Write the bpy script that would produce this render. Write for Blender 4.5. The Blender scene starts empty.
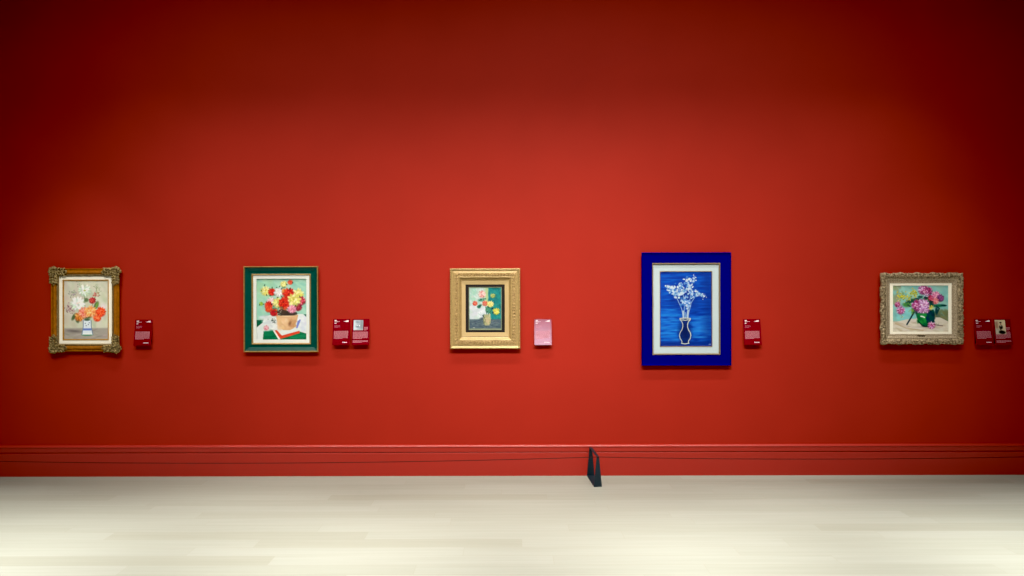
import bpy, bmesh, math, random
import numpy as np
from mathutils import Vector, Matrix, noise

S = bpy.context.scene
COL = S.collection
PI = math.pi
D = 6.15            # camera to wall, metres
CZ = 1.686          # eye height
K = 0.009           # metres on the wall plane per photo pixel (survey scale)


def on_wall(px, py, depth=0.0):
    """survey: photo measurement -> (x, z) in metres on a plane `depth` in front of the wall"""
    ux = px - (py - 288) * 0.002
    uy = py + (px - 512) * 0.002
    f = (D - depth) / D
    return (ux - 512) * K * f, CZ - (uy - 288) * K * f


# ------------------------------------------------------------------ materials
def lin(c):
    c = np.asarray(c, dtype=float) / 255.0
    return np.where(c <= 0.04045, c / 12.92, ((c + 0.055) / 1.055) ** 2.4)


def rgba(c):
    l = lin(c)
    return (float(l[0]), float(l[1]), float(l[2]), 1.0)


def mat(name, col, rough=0.6, metal=0.0, spec=0.4, var=0.0, scale=30.0, bump=0.0, bscale=200.0, stretch=(1, 1, 1), coat=0.0, col2=None):
    m = bpy.data.materials.new(name)
    m.use_nodes = True
    nt = m.node_tree
    b = nt.nodes['Principled BSDF']
    b.inputs['Roughness'].default_value = rough
    b.inputs['Metallic'].default_value = metal
    b.inputs['Specular IOR Level'].default_value = spec
    b.inputs['Coat Weight'].default_value = coat
    tc = nt.nodes.new('ShaderNodeTexCoord')
    mp = nt.nodes.new('ShaderNodeMapping')
    mp.inputs['Scale'].default_value = stretch
    nt.links.new(tc.outputs['Object'], mp.inputs['Vector'])
    n = nt.nodes.new('ShaderNodeTexNoise')
    n.inputs['Scale'].default_value = scale
    n.inputs['Detail'].default_value = 4
    nt.links.new(mp.outputs['Vector'], n.inputs['Vector'])
    r = nt.nodes.new('ShaderNodeValToRGB')
    base = lin(col)
    if col2 is None:
        lo, hi = base * (1 - var), base * (1 + var)
    else:
        lo, hi = base, lin(col2)
    r.color_ramp.elements[0].position = 0.3
    r.color_ramp.elements[1].position = 0.7
    r.color_ramp.elements[0].color = (*[float(v) for v in lo], 1)
    r.color_ramp.elements[1].color = (*[float(v) for v in hi], 1)
    nt.links.new(n.outputs['Fac'], r.inputs['Fac'])
    nt.links.new(r.outputs['Color'], b.inputs['Base Color'])
    if bump:
        n2 = nt.nodes.new('ShaderNodeTexNoise')
        n2.inputs['Scale'].default_value = bscale
        n2.inputs['Detail'].default_value = 3
        nt.links.new(mp.outputs['Vector'], n2.inputs['Vector'])
        bp = nt.nodes.new('ShaderNodeBump')
        bp.inputs['Strength'].default_value = bump
        bp.inputs['Distance'].default_value = 0.004
        nt.links.new(n2.outputs['Fac'], bp.inputs['Height'])
        nt.links.new(bp.outputs['Normal'], b.inputs['Normal'])
    return m


def paint_mat(name, rough=0.45, bump=0.25):
    m = bpy.data.materials.new(name)
    m.use_nodes = True
    nt = m.node_tree
    b = nt.nodes['Principled BSDF']
    b.inputs['Roughness'].default_value = rough
    b.inputs['Specular IOR Level'].default_value = 0.25
    a = nt.nodes.new('ShaderNodeVertexColor')
    a.layer_name = 'pigment'
    nt.links.new(a.outputs['Color'], b.inputs['Base Color'])
    n = nt.nodes.new('ShaderNodeTexNoise')
    n.inputs['Scale'].default_value = 180
    tc = nt.nodes.new('ShaderNodeTexCoord')
    nt.links.new(tc.outputs['Object'], n.inputs['Vector'])
    bp = nt.nodes.new('ShaderNodeBump')
    bp.inputs['Strength'].default_value = bump
    bp.inputs['Distance'].default_value = 0.002
    nt.links.new(n.outputs['Fac'], bp.inputs['Height'])
    nt.links.new(bp.outputs['Normal'], b.inputs['Normal'])
    return m


def floor_mat():
    m = bpy.data.materials.new('pale_oak_parquet')
    m.use_nodes = True
    nt = m.node_tree
    L = nt.links.new
    b = nt.nodes['Principled BSDF']

    def math_(op, a, b_=None, c=None):
        n = nt.nodes.new('ShaderNodeMath')
        n.operation = op
        for i, v in enumerate((a, b_, c)):
            if v is None:
                continue
            if isinstance(v, (int, float)):
                n.inputs[i].default_value = v
            else:
                L(v, n.inputs[i])
        return n.outputs[0]
    tc = nt.nodes.new('ShaderNodeTexCoord')
    sx = nt.nodes.new('ShaderNodeSeparateXYZ')
    L(tc.outputs['Object'], sx.inputs[0])
    x, y = sx.outputs['X'], sx.outputs['Y']
    W_, LEN = 0.142, 1.75
    yr = math_('DIVIDE', y, W_)
    row = math_('FLOOR', yr)
    wn = nt.nodes.new('ShaderNodeTexWhiteNoise')
    wn.noise_dimensions = '1D'
    L(row, wn.inputs['W'])
    xs = math_('ADD', math_('DIVIDE', x, LEN), math_('MULTIPLY', wn.outputs['Value'], 7.0))
    colm = math_('FLOOR', xs)
    cv = nt.nodes.new('ShaderNodeCombineXYZ')
    L(row, cv.inputs[0])
    L(colm, cv.inputs[1])
    w2 = nt.nodes.new('ShaderNodeTexWhiteNoise')
    w2.noise_dimensions = '2D'
    L(cv.outputs[0], w2.inputs['Vector'])
    ramp = nt.nodes.new('ShaderNodeValToRGB')
    ramp.color_ramp.elements[0].color = rgba((130, 131, 120))
    ramp.color_ramp.elements[1].color = rgba((138, 140, 131))
    e = ramp.color_ramp.elements.new(0.35)
    e.color = rgba((134, 136, 126))
    L(w2.outputs['Value'], ramp.inputs['Fac'])
    # grain, offset per plank
    gv = nt.nodes.new('ShaderNodeCombineXYZ')
    L(math_('MULTIPLY', x, 1.3), gv.inputs[0])
    L(math_('MULTIPLY', y, 38.0), gv.inputs[1])
    L(math_('MULTIPLY', w2.outputs['Value'], 50.0), gv.inputs[2])
    g = nt.nodes.new('ShaderNodeTexNoise')
    g.inputs['Scale'].default_value = 1.0
    g.inputs['Detail'].default_value = 5
    L(gv.outputs[0], g.inputs['Vector'])
    gr = nt.nodes.new('ShaderNodeValToRGB')
    gr.color_ramp.elements[0].position = 0.3
    gr.color_ramp.elements[1].position = 0.7
    gr.color_ramp.elements[0].color = (0.91, 0.905, 0.89, 1)
    gr.color_ramp.elements[1].color = (1, 1, 1, 1)
    L(g.outputs['Fac'], gr.inputs['Fac'])
    mx = nt.nodes.new('ShaderNodeMix')
    mx.data_type = 'RGBA'
    mx.blend_type = 'MULTIPLY'
    mx.inputs['Factor'].default_value = 1.0
    L(ramp.outputs['Color'], mx.inputs['A'])
    L(gr.outputs['Color'], mx.inputs['B'])
    # joints
    fy = math_('FRACT', yr)
    fx = math_('FRACT', xs)
    ey = math_('LESS_THAN', math_('MINIMUM', fy, math_('SUBTRACT', 1.0, fy)), 0.018)
    ex = math_('LESS_THAN', math_('MINIMUM', fx, math_('SUBTRACT', 1.0, fx)), 0.0012)
    j = math_('MULTIPLY', math_('MAXIMUM', ey, ex), 0.22)
    mj = nt.nodes.new('ShaderNodeMix')
    mj.data_type = 'RGBA'
    L(j, mj.inputs['Factor'])
    L(mx.outputs['Result'], mj.inputs['A'])
    mj.inputs['B'].default_value = rgba((120, 110, 92))
    L(mj.outputs['Result'], b.inputs['Base Color'])
    b.inputs['Roughness'].default_value = 0.55
    b.inputs['Specular IOR Level'].default_value = 0.3
    return m


M = dict(
    wall=mat('matte_red_wall_paint', (149, 37, 26), 0.66, 0, 0.13, var=0.03, scale=2.5, bump=0.06, bscale=90),
    base=mat('satin_red_trim_paint', (150, 38, 29), 0.40, 0, 0.4, var=0.02, scale=4),
    floor=floor_mat(),
    gold_brown=mat('aged_gold_leaf', (158, 98, 24), 0.40, 0.25, 0.5, var=0.3, scale=40, bump=0.15, bscale=120),
    antique=mat('dark_antique_gilt', (54, 38, 14), 0.42, 0.3, 0.5, scale=60, bump=0.6, bscale=150, col2=(172, 150, 98)),
    bead=mat('tarnished_gilt_beading', (92, 76, 50), 0.45, 0.3, 0.5, scale=160, col2=(160, 138, 96)),
    cream=mat('cream_linen_liner', (244, 238, 220), 0.85, 0, 0.2, var=0.04, scale=200, bump=0.15, bscale=900),
    gold=mat('bright_gilt', (186, 138, 62), 0.38, 0.3, 0.5, var=0.2, scale=60),
    slim_gold=mat('thin_gilt_edge', (150, 120, 70), 0.45, 0.25, 0.5, var=0.2, scale=60),
    green=mat('deep_green_lacquer', (2, 62, 54), 0.4, 0, 0.25, var=0.12, scale=25),
    white=mat('white_mount_board', (204, 208, 202), 0.85, 0, 0.2, var=0.02, scale=80),
    pale_gold=mat('pale_champagne_gilt', (164, 138, 90), 0.4, 0.25, 0.5, var=0.16, scale=70, bump=0.12, bscale=160),
    pale_gold_carved=mat('carved_champagne_gilt', (104, 72, 28), 0.42, 0.25, 0.5, scale=60, bump=0.6, bscale=160, col2=(198, 168, 112)),
    white_cool=mat('cool_white_mount_board', (166, 180, 183), 0.85, 0, 0.15, var=0.02, scale=80),
    pale_edge=mat('pale_worn_slip', (116, 124, 100), 0.6, 0, 0.2, var=0.15, scale=90),
    linen=mat('tan_linen_slip', (172, 148, 104), 0.85, 0, 0.2, var=0.05, scale=200, bump=0.1, bscale=700),
    black=mat('near_black_mount', (26, 20, 18), 0.7, 0, 0.25, var=0.1, scale=60),
    blue=mat('ultramarine_velvet', (0, 5, 102), 0.85, 0, 0.04, var=0.12, scale=60),
    fillet=mat('slim_gilt_fillet', (128, 108, 84), 0.45, 0.25, 0.5, var=0.12, scale=60),
    silver_carved=mat('carved_silver_gilt', (56, 40, 20), 0.5, 0.2, 0.5, scale=70, bump=0.9, bscale=130, col2=(184, 164, 130)),
    silver=mat('worn_silver_gilt', (120, 102, 78), 0.45, 0.25, 0.5, scale=120, bump=0.35, bscale=300, col2=(192, 176, 150)),
    brass=mat('dark_brass', (70, 56, 34), 0.4, 0.6, 0.5, var=0.1),
    backing=mat('brown_backing_board', (60, 44, 32), 0.9, 0, 0.1, var=0.1),
    crimson=mat('crimson_label_card', (112, 0, 22), 0.14, 0, 0.5, var=0.02, scale=50),
    card_edge=mat('pale_red_board_edge', (178, 62, 62), 0.6, 0, 0.3, var=0.05),
    ink=mat('white_print', (214, 196, 198), 0.6, 0, 0.2, var=0.02),
    pink_ink=mat('pale_pink_print', (176, 112, 122), 0.6, 0, 0.2, var=0.05),
    bracket=mat('dark_red_bracket', (70, 4, 12), 0.6, 0, 0.2, var=0.05),
    stand=mat('blue_black_powder_coat', (18, 34, 44), 0.5, 0.1, 0.4, var=0.1, scale=60),
    cord=mat('dark_elastic_cord', (46, 10, 10), 0.7, 0, 0.2, var=0.15, scale=300),
    paint=paint_mat('oil_paint'),
    print=paint_mat('photo_print', 0.35, 0.0),
)


# ------------------------------------------------------------------ object helpers
def obj(name, bm, material, parent=None, smooth=False):
    bmesh.ops.recalc_face_normals(bm, faces=bm.faces)
    me = bpy.data.meshes.new(name)
    bm.to_mesh(me)
    bm.free()
    if smooth:
        for p in me.polygons:
            p.use_smooth = True
    me.materials.append(material)
    o = bpy.data.objects.new(name, me)
    COL.objects.link(o)
    o.parent = parent
    return o


def tag(o, label, cat, group=None, kind=None):
    o['label'] = label
    o['category'] = cat
    if group:
        o['group'] = group
    if kind:
        o['kind'] = kind
    return o


def struct(name, bm, material, label, cat):
    o = obj(name, bm, material)
    return tag(o, label, cat, kind='structure')


def empty(name, loc, label, cat, group=None, rotz=0):
    o = bpy.data.objects.new(name, None)
    o.empty_display_size = 0.05
    COL.objects.link(o)
    o.location = loc
    o.rotation_euler = (0, 0, rotz)
    return tag(o, label, cat, group)


def box(bm, x0, x1, y0, y1, z0, z1, bevel=0.0):
    vs = [bm.verts.new((x, y, z)) for x in (x0, x1) for y in (y0, y1) for z in (z0, z1)]
    fs = [(0, 1, 3, 2), (4, 6, 7, 5), (0, 4, 5, 1), (2, 3, 7, 6), (0, 2, 6, 4), (1, 5, 7, 3)]
    faces = [bm.faces.new([vs[i] for i in f]) for f in fs]
    if bevel:
        es = list({e for f in faces for e in f.edges})
        bmesh.ops.bevel(bm, geom=es, offset=bevel, segments=2, affect='EDGES')


def poly(bm, pts):
    bm.faces.new([bm.verts.new(p) for p in pts])


def lump(bm, c, r, sc=(1, 1, 1), rot=0.0, sub=1):
    """small squashed ball; rot turns it in the wall plane"""
    mtx = Matrix.Translation(c) @ Matrix.Rotation(rot, 4, 'Y') @ Matrix.Diagonal((sc[0] * r, sc[1] * r, sc[2] * r, 1))
    bmesh.ops.create_icosphere(bm, subdivisions=sub, radius=1.0, matrix=mtx)


def tube(bm, pts, radii, n=6):
    rings = []
    for i, p in enumerate(pts):
        p = Vector(p)
        a = Vector(pts[max(0, i - 1)])
        b = Vector(pts[min(len(pts) - 1, i + 1)])
        t = (b - a).normalized()
        up = Vector((0, 1, 0)) if abs(t.y) < 0.9 else Vector((1, 0, 0))
        s = t.cross(up).normalized()
        u = s.cross(t).normalized()
        r = radii[i] if hasattr(radii, '__len__') else radii
        rings.append([bm.verts.new(p + s * r * math.cos(2 * PI * k / n) + u * r * math.sin(2 * PI * k / n)) for k in range(n)])
    for a, b in zip(rings, rings[1:]):
        for k in range(n):
            bm.faces.new((a[k], a[(k + 1) % n], b[(k + 1) % n], b[k]))
    bm.faces.new(rings[0])
    bm.faces.new(list(reversed(rings[-1])))


def sweep(w, h, profile, nl=1, mod=None):
    """mitred picture moulding: profile = [(u inward from outer edge, d out of the wall)]"""
    bm = bmesh.new()
    for side in range(4):
        Ls, H = (w, h) if side % 2 == 0 else (h, w)
        grid = []
        for i in range(nl + 1):
            s = -1 + 2 * i / nl
            rowv = []
            for u, d in profile:
                uu, dd = (u, d) if mod is None else mod(side, s, u, d, Ls)
                a = s * (Ls / 2 - uu)
                o_ = H / 2 - uu
                x, z = [(a, o_), (o_, -a), (-a, -o_), (-o_, a)][side]
                rowv.append(bm.verts.new((x, -dd, z)))
            grid.append(rowv)
        for a, b in zip(grid, grid[1:]):
            for j in range(len(profile) - 1):
                bm.faces.new((a[j], b[j], b[j + 1], a[j + 1]))
    bmesh.ops.remove_doubles(bm, verts=bm.verts, dist=1e-5)
    return bm


def ring(w, h, iw, ih, d, thick=0.004):
    """flat mount / liner ring, outer w x h, opening iw x ih, front face at depth d"""
    u = (w - iw) / 2
    v = (h - ih) / 2
    bm = bmesh.new()
    o = [(-w / 2, -h / 2), (w / 2, -h / 2), (w / 2, h / 2), (-w / 2, h / 2)]
    n = [(-iw / 2, -ih / 2), (iw / 2, -ih / 2), (iw / 2, ih / 2), (-iw / 2, ih / 2)]
    fo = [bm.verts.new((x, -d, z)) for x, z in o]
    fi = [bm.verts.new((x, -d, z)) for x, z in n]
    bo = [bm.verts.new((x, -d + thick, z)) for x, z in o]
    bi = [bm.verts.new((x, -d + thick, z)) for x, z in n]
    for i in range(4):
        j = (i + 1) % 4
        bm.faces.new((fo[i], fo[j], fi[j], fi[i]))
        bm.faces.new((bo[i], bo[j], bi[j], bi[i]))
        bm.faces.new((fo[i], fo[j], bo[j], bo[i]))
        bm.faces.new((fi[i], fi[j], bi[j], bi[i]))
    return bm


# ------------------------------------------------------------------ painting engine: pigment laid down stroke by stroke on a fine mesh
class Painting:
    def __init__(self, w, h, n, ground, seed):
        self.w, self.h = w, h
        self.nx = n
        self.ny = int(n * h / w)
        self.a = h / w
        self.X, self.Y = np.meshgrid(np.linspace(0, 1, self.nx), np.linspace(0, self.a, self.ny))
        self.R = np.random.RandomState(seed)
        self.C = np.ones((self.ny, self.nx, 3)) * np.array(ground, float)

    def lay(self, mask, col):
        m = np.clip(mask, 0, 1)[..., None]
        self.C = self.C * (1 - m) + np.array(col, float) * m

    def jit(self, col, j):
        return np.clip(np.array(col, float) + self.R.normal(0, j, 3) * 0.5 + self.R.normal(0, j), 0, 255)

    def blob(self, x, y, rx, ry, col, rot=0.0, soft=0.35, alpha=1.0, j=0):
        """x, y, rx as share of the width; y and ry given as share of the height / width"""
        yy = y * self.a
        dx, dy = self.X - x, self.Y - yy
        c, s = math.cos(rot), math.sin(rot)
        u = (dx * c + dy * s) / rx
        v = (-dx * s + dy * c) / ry
        d = np.sqrt(u * u + v * v)
        self.lay(np.clip((1 - d) / soft, 0, 1) * alpha, self.jit(col, j) if j else col)

    def rect(self, x0, x1, y0, y1, col, soft=0.01, alpha=1.0):
        f = lambda t: np.clip(t / soft + 0.5, 0, 1)
        self.lay(f(self.X - x0) * f(x1 - self.X) * f(self.Y - y0 * self.a) * f(y1 * self.a - self.Y) * alpha, col)

    def polyfill(self, pts, col, alpha=1.0):
        P = [(x, y * self.a) for x, y in pts]
        inside = np.zeros_like(self.X, bool)
        for (x0, y0), (x1, y1) in zip(P, P[1:] + P[:1]):
            if y0 == y1:
                continue
            cond = ((self.Y > y0) != (self.Y > y1)) & (self.X < (x1 - x0) * (self.Y - y0) / (y1 - y0) + x0)
            inside ^= cond
        self.lay(inside * alpha, col)

    def line(self, pts, wd, col, alpha=1.0):
        P = [(x, y * self.a) for x, y in pts]
        best = np.full_like(self.X, 9.0)
        for (x0, y0), (x1, y1) in zip(P, P[1:]):
            L2 = max((x1 - x0) ** 2 + (y1 - y0) ** 2, 1e-9)
            t = np.clip(((self.X - x0) * (x1 - x0) + (self.Y - y0) * (y1 - y0)) / L2, 0, 1)
            best = np.minimum(best, np.hypot(self.X - x0 - t * (x1 - x0), self.Y - y0 - t * (y1 - y0)))
        self.lay(np.clip((wd - best) / (wd * 0.5), 0, 1) * alpha, col)

    def scumble(self, x0, x1, y0, y1, cols, n, ln, wd, rot=0.0, alpha=0.5, j=6, spread=0.3):
        for _ in range(n):
            c = cols[self.R.randint(len(cols))]
            self.blob(self.R.uniform(x0, x1), self.R.uniform(y0, y1), ln * self.R.uniform(.5, 1.3), wd * self.R.uniform(.6, 1.4), c,
                      rot + self.R.normal(0, spread), 0.6, alpha, j)

    def bloom(self, x, y, r, petals, heart, n=11, dark=None, flat=0.9):
        if dark is not None:
            self.blob(x, y + r * 0.15 / self.a, r * 1.02, r * 0.95, dark, soft=0.4)
        k = r / self.a
        for ringr, ln in ((0.72, 0.36), (0.46, 0.32), (0.22, 0.26)):
            off = self.R.uniform(0, 6)
            for i in range(n):
                t = off + 2 * PI * i / n + self.R.normal(0, .1)
                c = petals[self.R.randint(len(petals))]
                self.blob(x + math.cos(t) * r * ringr, y + math.sin(t) * k * ringr * flat, r * ln, r * 0.17, c, t, 0.45, 0.95, 9)
        if heart is not None:
            for _ in range(4):
                self.blob(x + self.R.normal(0, r * .08), y + self.R.normal(0, k * .08), r * .13, r * .1, heart, 0, .5, .9, 8)

    def sprig(self, x, y, r, cols, n):
        for _ in range(n):
            self.blob(x + self.R.normal(0, r * .5), y + self.R.normal(0, r * .5) / self.a, r * self.R.uniform(.14, .3), r * self.R.uniform(.1, .2),
                      cols[self.R.randint(len(cols))], self.R.uniform(0, 3), .5, .95, 8)

    def build(self, name, parent, depth, material, label=None, gain=1.0):
        nx, ny = self.nx, self.ny
        xs = (self.X - 0.5) * self.w
        zs = (0.5 - self.Y / self.a) * self.h
        co = np.stack([xs, np.full_like(xs, -depth), zs], -1).reshape(-1, 3)
        idx = np.arange(nx * ny).reshape(ny, nx)
        q = np.stack([idx[1:, :-1], idx[1:, 1:], idx[:-1, 1:], idx[:-1, :-1]], -1).reshape(-1, 4)
        me = bpy.data.meshes.new(name)
        me.from_pydata(co.tolist(), [], q.tolist())
        at = me.color_attributes.new('pigment', 'FLOAT_COLOR', 'POINT')
        c = np.ones((nx * ny, 4), np.float32)
        c[:, :3] = np.minimum(lin(np.clip(self.C, 0, 255).reshape(-1, 3)) * gain, .92)
        at.data.foreach_set('color', c.ravel())
        me.materials.append(material)
        o = bpy.data.objects.new(name, me)
        COL.objects.link(o)
        o.parent = parent
        if label:
            o['label'] = label
        return o


# ------------------------------------------------------------------ the room
XR = 9.0
bm = bmesh.new(); box(bm, -XR, XR, 0, 0.15, -0.1, 5.6)
struct('wall_back', bm, M['wall'], 'long plain deep red gallery wall behind the paintings', 'wall')
bm = bmesh.new(); box(bm, -XR, XR, -10, 0, -0.1, 0)
struct('floor', bm, M['floor'], 'pale bleached oak plank floor in front of the red wall', 'floor')
bm = bmesh.new()
prof = [(0, 0), (.018, 0), (.018, .205), (.0165, .2085), (.004, .2095), (.004, .2140), (.0165, .215), (.018, .218), (.018, .254), (.0215, .259), (.0215, .264),
        (.019, .269), (.014, .274), (.008, .277), (0, .278)]
ra = [bm.verts.new((-XR, -d, z)) for d, z in prof]
rb = [bm.verts.new((XR, -d, z)) for d, z in prof]
for i in range(len(prof) - 1):
    bm.faces.new((ra[i], rb[i], rb[i + 1], ra[i + 1]))
bm.faces.new(ra); bm.faces.new(rb)
struct('baseboard_back', bm, M['base'], 'tall red painted baseboard with a grooved moulding along the wall foot', 'baseboard')

PAINTINGS = 'framed flower paintings hung along the red wall'


def backing(root, w, h, d=0.008):
    bm = bmesh.new()
    box(bm, -w / 2, w / 2, -d, -0.001, -h / 2, h / 2)
    return obj('backing_board', bm, M['backing'], root)


# ---- painting 1: ornate gilt frame, bouquet in a blue and white vase
x, z = on_wall(84.4, 310, .045)
r1 = empty('framed_painting', (x, 0, z), 'ornate gilt framed bouquet in a blue and white vase, leafy corner ornaments', 'painting', PAINTINGS)
backing(r1, .58, .71)
obj('frame_moulding', sweep(.611, .742, [(.016, 0), (.016, .014), (.003, .026), (0, .034), (.004, .039), (.010, .037), (.013, .030), (.017, .034), (.026, .045), (.036, .047), (.044, .043),
                                         (.050, .035), (.052, .033)], 1), M['gold_brown'], r1)
obj('inner_lip', sweep(.509, .640, [(0, .030), (.002, .038), (.008, .040), (.014, .036), (.018, .026)], 1), M['bead'], r1)
bm = bmesh.new()
for side in range(4):
    Ls, H = (.493, .624) if side % 2 == 0 else (.624, .493)
    n = int(Ls / .0115)
    for i in range(n):
        a = -Ls / 2 + Ls * i / n
        xx, zz = [(a, H / 2), (H / 2, -a), (-a, -H / 2), (-H / 2, a)][side]
        lump(bm, (xx, -.040, zz), .0046)
obj('beading', bm, M['antique'], r1, True)


def corner_bm(sx, sz, seed):
    """leafy rococo corner: scrolls, leaves and berries over the mitre, arms along both rails"""
    R = random.Random(seed)
    bm = bmesh.new()
    def P(u, v, d):   # u along the rail from the outer corner, v inward from the outer edge
        return (u, v, d)
    def place(p):
        return Vector((sx * (.3055 - p[0]), -p[2], sz * (.371 - p[1])))
    # base body following both rails
    for k in range(8):
        u = k * .019
        lump(bm, place((u, .028, .036)), .026 - k * .0012, (1, .62, 1))
        lump(bm, place((.028, u, .036)), .026 - k * .0012, (1, .62, 1))
    lump(bm, place((.008, .008, .04)), .022, (1, .8, 1))
    # acanthus leaves fanning along each arm
    for arm in (0, 1):
        for k in range(6):
            u = .006 + k * .0235
            for v, ang in ((.002, .75), (.028, 0.0), (.050, -.75)):
                vv = v + R.uniform(-.002, .002) + (.004 if v == .002 else 0) * k / 5
                for q in range(3):      # ribbed leaf: three lobes, the middle one longest
                    off = (q - 1) * .0065
                    p = (u + abs(q - 1) * -.004, vv + off, .052 - abs(q - 1) * .004) if arm == 0 else (vv + off, u + abs(q - 1) * -.004, .052 - abs(q - 1) * .004)
                    base = 0 if arm == 0 else PI / 2
                    th = (base + (ang + (q - 1) * .35) * (1 if arm == 0 else -1)) * (1 if sx * sz > 0 else -1)
                    lump(bm, place(p), R.uniform(.0085, .0105), (1.75, .7, .55), th, 2)
        # C scroll at the arm's end
        pts, rad = [], []
        for i in range(18):
            t = i / 17
            a = t * 2.2 * PI
            rr = .022 * (1 - t * .75)
            uu = .128 + math.cos(a) * rr
            vv = .026 + math.sin(a) * rr
            p = (uu, vv, .050 + t * .008) if arm == 0 else (vv, uu, .050 + t * .008)
            pts.append(place(p)); rad.append(.0062 * (1 - t * .35))
        tube(bm, pts, rad)
    # shell at the corner point
    for k in range(7):
        a = k / 6 * PI / 2
        lump(bm, place((.034 - math.cos(a) * .036, .034 - math.sin(a) * .036, .056)), .010, (1.5, .8, .6), (a if sx * sz > 0 else -a))
    for k in range(6):
        lump(bm, place((R.uniform(.02, .05), R.uniform(.02, .05), .058)), .006)
    return bm


for i, (sx, sz) in enumerate(((-1, 1), (1, 1), (1, -1), (-1, -1))):
    obj('corner_ornament', corner_bm(sx, sz, 10 + i), M['antique'], r1, True)
obj('liner', ring(.478, .606, .411, .541, .026), M['cream'], r1)
obj('fillet', sweep(.415, .545, [(0, .024), (.002, .030), (.007, .031), (.012, .022)], 1), M['gold'], r1)

p = Painting(.396, .525, 150, (196, 200, 178), 1)
p.scumble(0, 1, 0, .8, [(200, 204, 180), (182, 190, 166), (208, 206, 190), (190, 184, 172)], 260, .12, .06, 1.2, .5, 5)
p.scumble(0, .4, .2, .75, [(196, 186, 172), (184, 180, 160)], 60, .12, .06, 1.2, .5)
p.rect(.03, .2, 0, .8, (206, 196, 186), .2, .3)
p.rect(0, 1, .81, 1, (158, 152, 144), .03)
p.scumble(0, 1, .84, 1, [(150, 144, 138), (172, 164, 154), (140, 138, 132)], 60, .12, .02, 0, .6)
p.blob(.24, .865, .26, .05, (104, 98, 96), .1, .8, .9)
p.line([(.48, .68), (.47, .35), (.46, .2)], .012, (120, 146, 110))
p.line([(.6, .5), (.7, .3), (.74, .13)], .010, (126, 140, 96))
p.sprig(.74, .11, .06, [(92, 118, 60), (120, 140, 80), (70, 90, 50)], 14)
p.sprig(.8, .21, .06, [(110, 128, 72), (156, 150, 80), (90, 100, 60)], 14)
p.sprig(.22, .22, .10, [(150, 146, 140), (164, 150, 156), (140, 150, 130)], 30)
p.sprig(.34, .08, .06, [(140, 164, 130), (120, 150, 110)], 14)
p.sprig(.14, .47, .10, [(150, 108, 120), (168, 130, 140), (126, 92, 104)], 36)
p.sprig(.70, .24, .07, [(190, 70, 70), (206, 100, 96), (170, 60, 60)], 26)
p.blob(.89, .45, .10, .13, (226, 214, 218), 0, .8, .9)
for a in ((.22, .62, .05, .11, .5), (.30, .68, .05, .08, -.4), (.73, .42, .06, .12, .4), (.5, .33, .07, .06, 0), (.52, .62, .12, .06, 0)):
    p.blob(a[0], a[1], a[2], a[3], (70, 92, 58), a[4], .5, .95, 8)
p.blob(.74, .42, .035, .1, (112, 158, 72), .4, .6)
p.bloom(.47, .165, .15, [(228, 238, 226), (206, 224, 206), (240, 244, 236), (190, 212, 188)], (170, 180, 90), 12, (160, 184, 156))
p.bloom(.64, .335, .085, [(196, 62, 62), (168, 40, 50), (214, 96, 88)], None, 9, (140, 40, 44))
p.bloom(.31, .39, .175, [(238, 242, 236), (224, 232, 226), (246, 246, 242), (204, 218, 206)], (240, 214, 200), 13, (178, 194, 178))
p.bloom(.35, .61, .12, [(222, 134, 60), (200, 104, 44), (238, 160, 90)], None, 10, (150, 90, 40))
p.bloom(.46, .54, .14, [(246, 166, 142), (236, 132, 112), (252, 190, 164), (230, 110, 90)], (240, 150, 90), 12, (214, 100, 80))
p.bloom(.60, .52, .145, [(246, 188, 120), (238, 160, 92), (250, 206, 150), (230, 140, 84)], (224, 150, 60), 12, (210, 120, 60))
p.bloom(.83, .53, .125, [(236, 84, 44), (222, 62, 30), (246, 116, 70)], None, 11, (190, 44, 26))
p.bloom(.75, .63, .10, [(240, 96, 50), (228, 70, 36), (248, 128, 80)], None, 10, (196, 54, 30))
p.polyfill([(.42, .665), (.61, .665), (.615, .78), (.655, .93), (.40, .93), (.435, .78)], (214, 224, 232))
p.blob(.52, .925, .155, .028, (60, 138, 104), 0, .4)
p.polyfill([(.425, .90), (.635, .90), (.64, .92), (.41, .92)], (228, 234, 238))
p.rect(.425, .62, .815, .85, (84, 110, 190), .02, .9)
p.line([(.435, .68), (.435, .78), (.405, .92)], .012, (110, 134, 160))
p.line([(.61, .68), (.615, .78), (.65, .92)], .012, (96, 120, 146))
p.blob(.52, .67, .09, .03, (64, 92, 70), 0, .5)
for a in ((.48, .73), (.55, .75), (.50, .77), (.57, .72)):
    p.blob(a[0], a[1], .016, .016, (84, 96, 130), 0, .6)
p.build('canvas', r1, .020, M['paint'], gain=1.12)

# ---- painting 2: deep green frame, bowl of red, yellow and pink flowers
x, z = on_wall(280.7, 309.2, .04)
r2 = empty('framed_painting', (x, 0, z), 'deep green framed painting of red and yellow flowers in a clay bowl', 'painting', PAINTINGS)
backing(r2, .64, .74)
obj('frame_moulding', sweep(.647, .749, [(0, .034), (.004, .036), (.010, .033), (.034, .024), (.056, .023), (.062, .026), (.066, .022)], 1), M['green'], r2)
obj('outer_edge', sweep(.667, .769, [(.014, 0), (.014, .014), (0, .028), (0, .038), (.003, .043), (.007, .043), (.010, .037), (.012, .032)], 1), M['slim_gold'], r2)
obj('inner_edge', sweep(.531, .633, [(0, .022), (.001, .030), (.006, .032), (.012, .027), (.015, .020)], 1), M['slim_gold'], r2)
obj('liner', ring(.512, .614, .447, .546, .022), M['white'], r2)
p = Painting(.452, .552, 160, (160, 212, 190), 2)
p.scumble(0, 1, 0, .66, [(150, 208, 190), (172, 220, 196), (140, 200, 184), (186, 224, 200)], 200, .12, .05, .5, .5, 5)
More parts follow.
